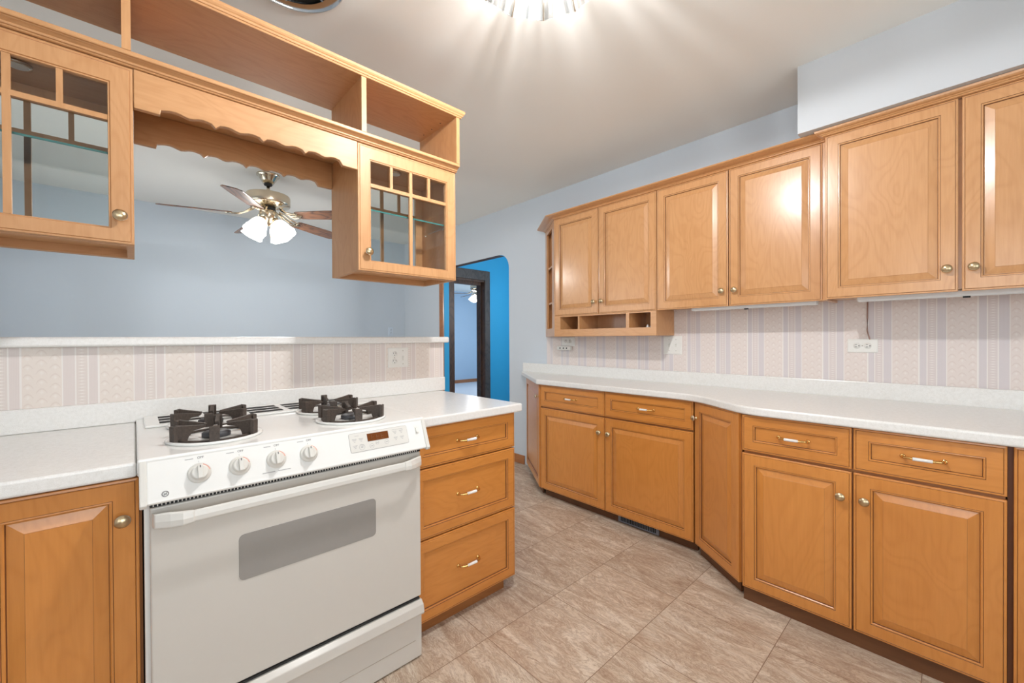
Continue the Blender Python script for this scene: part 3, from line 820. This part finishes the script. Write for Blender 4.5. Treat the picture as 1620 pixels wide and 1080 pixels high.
# burners and grates
for (bx_, by_) in ((.170, .180), (.595, .172), (.185, .445), (.598, .432)):
    mb = MB()
    mb.lathe([(.0001, 0), (.124, 0), (.127, .004), (.124, .009), (.114, .0075), (.100, .003), (.0001, .002)], (bx_, by_, .926), 'z', 40)
    pan = mb.build('burner_pan', 'enamel', t)
    mb = MB(); mb.lathe([(.0001, 0), (.034, 0), (.038, .002), (.038, .013), (.030, .018), (.0001, .0185)], (bx_, by_, .928), 'z', 28)
    mb.build('burner_cap', 'cap', pan)
    mb = MB(); n_ = 6
    zt = .926
    # base ring
    rings = []
    for k in range(37):
        a = 2*PI*k/36; rings.append([(bx_+rr*math.cos(a), by_+rr*math.sin(a), zt+zz_) for rr, zz_ in ((.098, .005), (.106, .005), (.106, .011), (.098, .011))])
    mb.loft(rings, [0]*36, cap0=False, cap1=False)
    for k in range(n_):
        a = 2*PI*(k+.35)/n_
        st = len(mb.v)
        # outer upright plate and inward hooked finger (radial profile in r,z)
        mb.prism([(.112, .004), (.114, .050), (.110, .054), (.082, .050), (.034, .044), (.031, .040), (.037, .036), (.066, .032), (.076, .022), (.082, .004)], -.0052, .0052, axis='y')
        mb.prism([(.110, .006), (.120, .006), (.121, .052), (.116, .054), (.108, .050)], -.0125, .0125, axis='y')
        mb.xf(Matrix.Translation((bx_, by_, zt)) @ Matrix.Rotation(a, 4, 'Z'), st)
    mb.build('grate', 'iron', t, bevel=.0012)
# sloping control panel: local plane from (y=.005,z=.9) to (y=-.035,z=.81)
py0, pz0, py1, pz1 = .006, .918, -.034, .816
mb = MB()
mb.prism([(py0, .924), (py0-.002, pz0), (py1, pz1+.012), (py1-.004, pz1+.004), (py1, pz1-.002), (.034, pz1-.002), (.034, .924)], .0, W+.004, axis='x')
mb.build('control_panel', 'enamel', t, bevel=.003)
# raised side wing strips
for (a, b) in ((-.014, .001), (W+.004, W+.019)):
    mb = MB(); mb.prism([(py0+.001, .925), (py0-.004, pz0), (py1-.003, pz1+.010), (py1-.008, pz1+.002), (py1-.002, pz1-.008), (.03, pz1-.008), (.03, .925)], a, b, axis='x')
    mb.build('end_cap', 'ovenplastic', t, bevel=.003)
# helper: place flat things on the panel face; s along x, v = fraction down
pd = Vector((0, py1-(py0-.002), pz1+.012-pz0)); pl = pd.length; pdn = pd.normalized()
pn = Vector((0, -pdn.z*-1, 0)); pn = Vector((0, pdn.z, -pdn.y)); 
if pn.y > 0: pn = -pn
def pmat(x, d): # frame at x, distance d down the slope: X->x, Y->-normal(out = -Y), Z->up slope
    o_ = Vector((x, py0-.002, pz0))+pdn*d
    m_ = Matrix((Vector((1, 0, 0)), -pn, -pdn)).transposed().to_4x4()
    return Matrix.Translation(o_) @ m_
def dof(z): return (pz0-z)/(-pdn.z)
for kx in (.108, .201, .294, .386):
    Mx = pmat(kx, dof(.870))
    mb = MB(); mb.lathe([(.0001, 0), (.0265, 0), (.0265, -.003), (.024, -.006), (.0195, -.008), (.0185, -.020), (.0165, -.022), (.0001, -.022)], (0, 0, 0), 'y', 32)
    mb.box(-.0055, .0055, -.031, -.020, -.0172, .0172)
    mb.xf(Mx); kb = mb.build('control_knob', 'ovenplastic', t, bevel=.0012)
    mb = MB(); mb.box(-.0013, .0013, -.0316, -.031, .010, .0165); mb.xf(Mx); mb.build('pointer', 'ink', kb)
    mb = MB(); a_ = [(.0215*math.cos(R(q_)), .0215*math.sin(R(q_))) for q_ in range(10, 71, 6)]; b_ = [(.0245*math.cos(R(q_)), .0245*math.sin(R(q_))) for q_ in range(70, 9, -6)]
    mb.prism(a_+b_, -.0068, -.0058, axis='y'); mb.xf(Mx); mb.build('heat_mark', 'red', kb)

def text(body, size, Mx, mat, parent, name='lettering', off=.0004):
    cu = bpy.data.curves.new('t', 'FONT'); cu.body = body; cu.size = size; cu.align_x = 'CENTER'; cu.align_y = 'CENTER'; cu.extrude = .0002
    to = bpy.data.objects.new('t', cu); COL.objects.link(to)
    bpy.context.view_layer.update()
    me = bpy.data.meshes.new_from_object(to); bpy.data.objects.remove(to)
    me.transform(Mx @ Matrix.Translation((0, -off, 0)) @ Matrix.Rotation(R(90), 4, 'X'))
    me.materials.clear(); me.materials.append(M[mat])
    o = bpy.data.objects.new(name, me); COL.objects.link(o); o.parent = parent
    return o
cpn = [c for c in t.children if c.name.startswith('control_panel')][0]
for kx in (.108, .201, .294, .386):
    text('OFF', .0085, pmat(kx+.004, dof(.9085)), 'ink', cpn)
    mb = MB(); mb.box(-.030, -.012, -.0006, 0, -.001, .001); mb.box(-.0005, .0005, -.0006, 0, -.012, -.008); mb.xf(pmat(kx, dof(.9080))); mb.build('marking', 'ink_l', cpn)
mb = MB(); mb.box(-.045, -.012, -.0006, 0, -.0012, .0012); mb.box(-.004, .030, -.0006, 0, -.0012, .0012); mb.xf(pmat(.30, dof(.838))); mb.build('marking', 'ink_l', cpn)
# round emblem at the lower left
mb = MB()
rg = []
for k in range(25):
    a = 2*PI*k/24; rg.append([(r_*math.cos(a), y_, r_*math.sin(a)) for r_, y_ in ((.0056, 0), (.0056, -.0006), (.0075, -.0006), (.0075, 0))])
mb.loft(rg, [0]*24, cap0=False, cap1=False)
mb.tube([(-.0035, -.0005, .002), (-.001, -.0005, .0035), (-.002, -.0005, -.001), (-.0035, -.0005, -.003), (.001, -.0005, -.001), (.0035, -.0005, .003), (.001, -.0005, .001), (.0030, -.0005, -.003)], .0007, 6)
mb.xf(pmat(.036, dof(.836))); mb.build('emblem', 'ink', cpn)
# display cluster
def rrect(w_, h_, r_): 
    return [(x_+r_*math.cos(R(a)), y_+r_*math.sin(R(a))) for (x_, y_, s_) in ((w_-r_, r_, -90), (w_-r_, h_-r_, 0), (r_, h_-r_, 90), (r_, r_, 180)) for a in (s_, s_+30, s_+60, s_+90)]
mb = MB(); mb.prism(rrect(.217, .066, .006), -.0008, .0, axis='y'); mb.xf(pmat(.516, dof(.846))); mb.build('keypad_outline', 'trim_grey', cpn)
mb = MB(); mb.prism([(a+.001, b+.001) for a, b in rrect(.215, .064, .005)], -.0014, .0, axis='y'); mb.xf(pmat(.516, dof(.846))); mb.build('keypad', 'ovenplastic', cpn)
Mx = pmat(.516, dof(.846))
mb = MB(); mb.box(.063, .141, -.0024, 0, .030, .057); mb.xf(Mx); mb.build('display', 'display', cpn)
mb = MB()
for k in range(3):
    x_ = .078+k*.018
    mb.box(x_, x_+.009, -.0026, -.0024, .034, .0350); mb.box(x_, x_+.009, -.0026, -.0024, .0425, .0435); mb.box(x_, x_+.001, -.0026, -.0024, .034, .051)
mb.xf(Mx); mb.build('digit', 'glaze', cpn)
mb = MB()
for (x_, z_) in ((.010, .040), (.033, .040), (.010, .018), (.033, .018), (.160, .046), (.185, .046), (.160, .024), (.185, .024)):
    mb.box(x_, x_+.015, -.0018, 0, z_+.004, z_+.0055); mb.box(x_+.002, x_+.013, -.0018, 0, z_, z_+.0015); mb.box(x_+.005, x_+.010, -.0018, 0, z_-.005, z_-.0035)
mb.box(.02, .034, -.0018, 0, .055, .056); mb.box(.158, .200, -.0018, 0, .056, .057)
mb.xf(Mx); mb.build('marking', 'ink_l', cpn)
for (x_, z_, r_) in ((.075, .013, .008), (.096, .021, .006), (.131, .018, .008), (.040, .015, .010)):
    mb = MB(); rg = []
    for k in range(17):
        a = 2*PI*k/16; rg.append([(x_+q_*math.cos(a), y_, z_+q_*math.sin(a)) for q_, y_ in ((r_-.0007, -.001), (r_-.0007, -.0018), (r_, -.0018), (r_, -.001))])
    mb.loft(rg, [0]*16, cap0=False, cap1=False); mb.box(x_-.004, x_+.004, -.0018, -.001, z_-.001, z_+.001); mb.xf(Mx); mb.build('button', 'ink_l', cpn)
Mx = pmat(.772, dof(.882))
mb = MB(); mb.box(-.006, .006, -.001, 0, -.012, .014); mb.xf(Mx); sw = mb.build('light_switch', 'ovenplastic', cpn)
mb = MB(); mb.box(-.0045, .0045, -.006, 0, -.007, .010); mb.box(-.008, .008, -.0006, 0, .020, .0215); mb.box(-.008, .008, -.0006, 0, .016, .0175); mb.box(-.007, .007, -.0006, 0, -.019, -.0175); mb.xf(Mx); mb.build('light_rocker', 'plate', cpn)
# gap with louvres between panel and door
mb = MB()
mb.box(.006, W-.002, .0015, .0255, .7975, .8135)
mb.build('vent_gap', 'black', t)
mb = MB()
for k in range(92): mb.box(.012+k*.0084, .0145+k*.0084, .0002, .0015, .7990, .8075)
mb.build('vent_fin', 'ovenplastic', t)
# oven door
od = bx('oven_door', 'door_enamel', .006, W-.001, 0, .025, .236, .7965, bev=.005, seg=3)
wv = [(a+.199, b+.530) for a, b in rrect(.414, .134, .014)]
mb = MB(); mb.prism(wv, -.0015, .001, axis='y'); mb.build('oven_window', 'panel_grey', od)
# handle
hz = .768
mb = MB()
def hsec(x_, y_, hh, dd): return [(x_, y_-dd, hz-hh*.8), (x_, y_-dd*1.05, hz), (x_, y_-dd*.7, hz+hh*.9), (x_, y_, hz+hh), (x_, y_+dd*.3, hz), (x_, y_, hz-hh)]
secs = [hsec(.085, -.046, .0165, .008), hsec(W-.085, -.046, .0165, .008)]
mb.loft(secs, [0])
hb = mb.build('oven_handle', 'ovenplastic', od, bevel=.003)
for sg in (0, 1):
    xx = (lambda v: v) if not sg else (lambda v: W-v)
    mb = MB()
    mb.loft([hsec(xx(.010), -.006, .019, .008), hsec(xx(.014), -.020, .0205, .010), hsec(xx(.045), -.036, .0215, .011), hsec(xx(.070), -.046, .020, .011), hsec(xx(.094), -.047, .0175, .009)], [0]*4)
    mb.prism([(xx(.012), hz-.012), (xx(.050), hz-.012), (xx(.050), hz+.012), (xx(.012), hz+.012)], -.03 if 0 else -.016, .001, axis='y')
    mb.build('handle_end', 'ovenplastic', od, bevel=.003)
# storage drawer
mb = MB(); mb.prism([(.030, .002), (.002, .002), (-.004, .008), (-.004, .172), (-.024, .178), (-.027, .186), (-.022, .214), (-.006, .226), (.030, .226)], .004, W-.003, axis='x')
sd = mb.build('storage_drawer', 'door_enamel', t, bevel=.002)
mb = MB(); mb.box(.02, W-.03, -.0055, -.004, .075, .0765); mb.build('drawer_crease', 'seam', sd)
mb = MB(); mb.box(.01, W-.01, -.002, .03, .2285, .234); mb.build('drawer_gap', 'slot', t)
mb = MB(); mb.box(.02, W-.02, .05, .68, 0.0, .020); mb.build('foot_rail', 'black', t)

# ------------------------------------------------------------------ outlets and switches
def receptacle(parent, x, z, horiz=False, mat='plate', s=1.0):
    mb = MB(); mb.lathe([(.0001, 0), (.0165*s, 0), (.0160*s, -.0016), (.0001, -.0018)], (x, -.005, z), 'y', 20, sx=1.0 if not horiz else .92, sy=.92 if not horiz else 1)
    o = mb.build('socket', mat, parent)
    mb = MB()
    if not horiz:
        for dx in (-.0062, .0062): mb.box(x+dx-.0011, x+dx+.0011, -.0074, -.0066, z-.001, z+.0075)
        mb.lathe([(.0001, 0), (.0024, 0), (.0024, -.0008), (.0001, -.0008)], (x, -.0066, z-.0075), 'y', 10)
    else:
        for dz in (-.0062, .0062): mb.box(x-.0075, x+.001, -.0074, -.0066, z+dz-.0011, z+dz+.0011)
        mb.lathe([(.0001, 0), (.0024, 0), (.0024, -.0008), (.0001, -.0008)], (x+.0085, -.0066, z), 'y', 10)
    mb.build('slot', 'slot', o)
def plate(parent, w_, h_, mat='plate'):
    mb = MB(); mb.rectprof(w_, h_, [(0, 0, 0), (0, -.003, 0), (.004, -.0052, 0)], x0=-w_/2, z0=-h_/2); return mb.build('cover_plate', mat, parent)
def toggle(parent, x, z=0):
    mb = MB(); mb.box(x-.0055, x+.0055, -.0058, -.005, z-.013, z+.013); o = mb.build('toggle_slot', 'ovenplastic', parent)
    mb = MB(); mb.prism([(-.005, z-.004), (-.016, z+.007), (-.014, z+.011), (-.005, z+.006)], x-.0035, x+.0035, axis='x'); mb.build('toggle', 'plate', o)
def screws(parent, pts):
    for (x_, z_) in pts:
        mb = MB(); mb.lathe([(.0001, 0), (.0028, 0), (.0022, -.0012), (.0001, -.0014)], (x_, -.0052, z_), 'y', 10); mb.build('screw', 'seam', parent)
t = thing('outlet', 'white double wall plate with sockets and switch on the wallpaper behind the range', 'outlet', (1.119, YP+.0105, 1.1275))
plate(t, .125, .113); receptacle(t, -.025, .021); receptacle(t, -.025, -.021); toggle(t, .027, -.004); screws(t, [(-.025, 0), (.027, .038), (.027, -.038)])
t = thing('light_switch', 'white two gang switch plate on the wallpaper under the cubbies right end', 'switch', (XW-.0015, 1.375, 1.181), R(-90))
plate(t, .134, .131); toggle(t, -.024); toggle(t, .026); screws(t, [(-.024, .040), (-.024, -.040), (.026, .040), (.026, -.040)])
t = thing('outlet', 'white horizontal double socket on the wallpaper under the tall right cabinet', 'outlet', (XW-.0015, .343, 1.185), R(-90))
plate(t, .122, .071); receptacle(t, -.022, 0, True); receptacle(t, .022, 0, True); screws(t, [(0, 0)])
t = thing('outlet', 'white horizontal socket with a small adapter below it under the cubby shelf', 'outlet', (XW-.0015, 2.325, 1.205), R(-90))
plate(t, .145, .078); receptacle(t, -.024, .002, True); receptacle(t, .024, .002, True)
mb = MB(); mb.box(-.105, .045, -.034, -.0056, -.075, -.041); ad = mb.build('adapter', 'plate', t, bevel=.004)
mb = MB()
for k in (-.075, -.035, .0): mb.box(k, k+.013, -.0348, -.034, -.064, -.052)
mb.build('adapter_hole', 'slot', ad)
t = thing('outlet', 'blue painted outlet on the far dining room wall just above the ledge', 'outlet', (2.596, YD-.0, 1.343))
plate(t, .075, .118, 'plate_b'); receptacle(t, 0, .02, mat='plate_b'); receptacle(t, 0, -.02, mat='plate_b')
# cord above the horizontal outlet
mb = MB(); mb.tube([(XW-.005, .322, 1.43), (XW-.005, .3225, 1.33), (XW-.005, .323, 1.262), (XW-.005, .318, 1.238), (XW-.005, .313, 1.218)], .0032, 8)
o = mb.build('cord', 'cord'); tag(o, 'thin tan cord running down the wallpaper into the horizontal outlet', 'cord')
# small clear trinket in the right cubby
mb = MB(); mb.lathe([(.0001, 0), (.012, 0), (.014, .004), (.006, .009), (.010, .014), (.004, .020), (.0001, .021)], (XU+.055, 1.455, z0+.0565), 'z', 12)
mb.lathe([(.0001, 0), (.007, 0), (.008, .005), (.003, .012), (.0001, .012)], (XU+.05, 1.425, z0+.0565), 'z', 10)
o = mb.build('glass_stopper', 'fridge'); tag(o, 'small shiny clear stopper lying in the right-hand cubby', 'stopper')

# ------------------------------------------------------------------ kitchen ceiling lamp (twelve bevelled glass panes)
t = thing('ceiling_lamp', 'round faceted glass ceiling lamp lit above the kitchen floor', 'lamp', (LAMP[0], LAMP[1], H))
mb = MB(); mb.lathe([(.0001, 0), (.095, 0), (.098, -.012), (.085, -.022), (.0001, -.024)], (0, 0, 0), 'z', 36); mb.build('canopy', 'nickel', t)
RB, RTp, zb_, zt_ = .228, .150, -.166, -.028
ph0 = R(11.5)
for k in range(12):
    a0_, a1_ = ph0+2*PI*k/12, ph0+2*PI*(k+1)/12
    g_ = R(1.1)
    def c_(r_, a_, z_): return (r_*math.cos(a_), r_*math.sin(a_), z_)
    def rad(tt): return RTp+(RB-RTp)*math.sin(tt*PI/2)**.9
    mb = MB(); th = .004
    ringo = [c_(RTp, a0_+g_, zt_), c_(RTp, a1_-g_, zt_), c_(RB, a1_-g_, zb_), c_(RB, a0_+g_, zb_)]
    ringi = [c_(RTp-th, a0_+g_, zt_), c_(RTp-th, a1_-g_, zt_), c_(RB-th, a1_-g_, zb_), c_(RB-th, a0_+g_, zb_)]
    mb.loft([ringo, ringi], [0]); mb.build('glass_panel', 'lamp_glass', t)
    mb = MB(); mb.tube([c_(RTp, a0_, zt_), c_(RB, a0_, zb_)], .0035, 6); mb.build('glass_rib', 'nickel', t)
for k in range(3):
    a = 2*PI*k/3+.4
    mb = MB(); mb.lathe([(.0001, -.035), (.016, -.035), (.016, -.06), (.028, -.085), (.030, -.10), (.024, -.118), (.0001, -.128)], (.042*math.cos(a), .042*math.sin(a), 0), 'z', 18)
    mb.build('bulb', 'bulb', t)
    point('kitchen_lamp_light', (LAMP[0]+.030*math.cos(a), LAMP[1]+.030*math.sin(a), H-.160), KL_POWER, (0.97, .98, 1.0), .012)

# round ceiling vent
t = thing('ceiling_vent', 'round recessed ceiling fan grille with a chrome rim at the top edge', 'vent', (.4227, 1.640, H))
mb = MB(); mb.lathe([(.140, -.001), (.186, -.001), (.189, -.006), (.183, -.012), (.158, -.014), (.142, -.010)], (0, 0, 0), 'z', 48); mb.m = [0]*len(mb.m)
# open ring: remove caps
mb.f = mb.f[:-2]; mb.m = mb.m[:-2]; mb.sm = mb.sm[:-2]
mb.build('rim', 'chrome', t)
mb = MB(); mb.lathe([(.0001, -.0008), (.140, -.0008), (.140, -.0045), (.0001, -.0045)], (0, 0, 0), 'z', 40); mb.build('grille', 'black', t)
for k in range(3):
    a = R(20+60*k); mb = MB(); mb.tube([(-.14*math.cos(a), -.14*math.sin(a), -.011), (.14*math.cos(a), .14*math.sin(a), -.011)], .004, 8); mb.build('spoke', 'chrome', t)

# ------------------------------------------------------------------ ceiling fans
def ceiling_fan(label, loc, phase, shade_phase, power, lcol, drop=0.0):
    t = thing('ceiling_fan', label, 'fan', (loc[0], loc[1], H), 0)
    mb = MB(); mb.lathe([(.0001, 0), (.082, 0), (.082, -.010), (.070, -.020), (.052, -.050), (.040, -.070), (.0001, -.070)], (0, 0, 0), 'z', 36); mb.build('canopy', 'brass', t)
    mb = MB(); mb.lathe([(.0001, -.068), (.030, -.068), (.030, -.084), (.016, -.092), (.0001, -.092)], n=24); mb.build('collar', 'slot', t)
    mb = MB(); mb.lathe([(.0001, -.09), (.012, -.09), (.012, -.165), (.0001, -.165)], n=16); mb.build('downrod', 'brass', t)
    mb = MB(); mb.lathe([(.0001, -.158), (.06, -.160), (.140, -.164), (.154, -.168), (.158, -.176), (.158, -.236), (.155, -.244), (.146, -.248), (.120, -.254), (.07, -.266), (.0001, -.272)], n=48)
    mb.build('motor', 'brass', t)
    mb = MB(); mb.lathe([(.0001, -.262), (.050, -.264), (.054, -.29), (.046, -.296), (.0001, -.296)], n=24); mb.build('rotor', 'slot', t)
    mb = MB(); mb.lathe([(.0001, -.292), (.062, -.294), (.066, -.305), (.064, -.355), (.050, -.375), (.030, -.392), (.016, -.410), (.0001, -.414)], n=30); mb.build('light_hub', 'brass', t)
    zb = -.335
    for k in range(5):
        a = R(phase+72*k)
        mb = MB(); R0, R1 = .245, .70
        outl = [(R0, -.045), (R0+.02, -.056), (.52, -.068), (R1-.03, -.066), (R1-.006, -.048), (R1, -.030), (R1, .030), (R1-.006, .048), (R1-.03, .066), (.52, .068), (R0+.02, .056), (R0, .045)]
        mb.prism(outl, -.003, .003)
        mb.xf(Matrix.Rotation(R(-12), 4, 'X')); 
        b = mb.build('blade', 'blade', t, loc=(0, 0, zb+.006), rot=(0, R(1.5), a), bevel=.001)
        mb = MB()
        for sg in (-1, 1):
            mb.tube([(.095, sg*.012, .058), (.130, sg*.022, .040), (.165, sg*.034, .010), (.205, sg*.040, -.004), (.245, sg*.030, -.006), (.275, sg*.008, -.006)], [.007, .006, .006, .007, .006, .005], 8)
        mb.tube([(.10, 0, .05), (.15, 0, .018), (.20, .0, -.004), (.29, 0, -.007)], [.008, .006, .008, .007], 8)
        mb.tube([(.245, -.04, -.007), (.255, 0, -.007), (.245, .04, -.007)], .006, 8)
        mb.xf(Matrix.Rotation(R(-12), 4, 'X'))
        mb.build('blade_iron', 'brass', t, loc=(0, 0, zb), rot=(0, 0, a))
    for k in range(4):
        a = R(shade_phase+90*k); tilt = R(36)
        Mx = Matrix.Rotation(a, 4, 'Z') @ Matrix.Translation((.062, 0, -.365)) @ Matrix.Rotation(-tilt, 4, 'Y')
        mb = MB(); mb.lathe([(.0001, .004), (.020, .002), (.024, -.010), (.026, -.030), (.0001, -.030)], n=18); mb.xf(Mx); mb.build('fitter', 'brass', t)
        mb = MB(); n_ = 24; rings = []
        for (r_, z_) in [(a_*1.10, b_*1.10+.002) for a_, b_ in ((.024, -.022), (.034, -.030), (.048, -.050), (.057, -.078), (.062, -.105), (.068, -.128), (.074, -.142), (.071, -.142), (.064, -.127), (.058, -.104), (.053, -.078), (.044, -.051), (.030, -.032), (.020, -.024))]:
            rings.append([((r_*(1+(.06 if r_ > .072 else .015)*math.cos(6*2*PI*j/n_)))*math.cos(2*PI*j/n_), (r_*(1+(.06 if r_ > .072 else .015)*math.cos(6*2*PI*j/n_)))*math.sin(2*PI*j/n_), z_) for j in range(n_)])
        mb.loft(rings, [0]*13, cap0=False, cap1=False, smooth=True); mb.xf(Mx)
        mb.build('lamp_shade', 'shade', t)
        p_ = Matrix.Translation((loc[0], loc[1], H)) @ Mx @ Vector((0, 0, -.16))
        point('fan_lamp_light', p_, power, lcol, .045)
    mb = MB()
    for k in range(10): mb.lathe([(.0001, -.004), (.003, -.002), (.003, .002), (.0001, .004)], (.012, -.01, -.42-k*.009), 'z', 8)
    mb.build('pull_chain', 'gold', t)
    return t
ceiling_fan('brass ceiling fan with wooden blades and lit frosted shades in the dining room', FAN, 24, -50, FAN_POWER, (1.0, .985, .96))
ceiling_fan('distant lit ceiling fan seen through the dark-framed bedroom doorway', (5.55, 7.15), 10, 20, 7, (0.9, .95, 1.0))
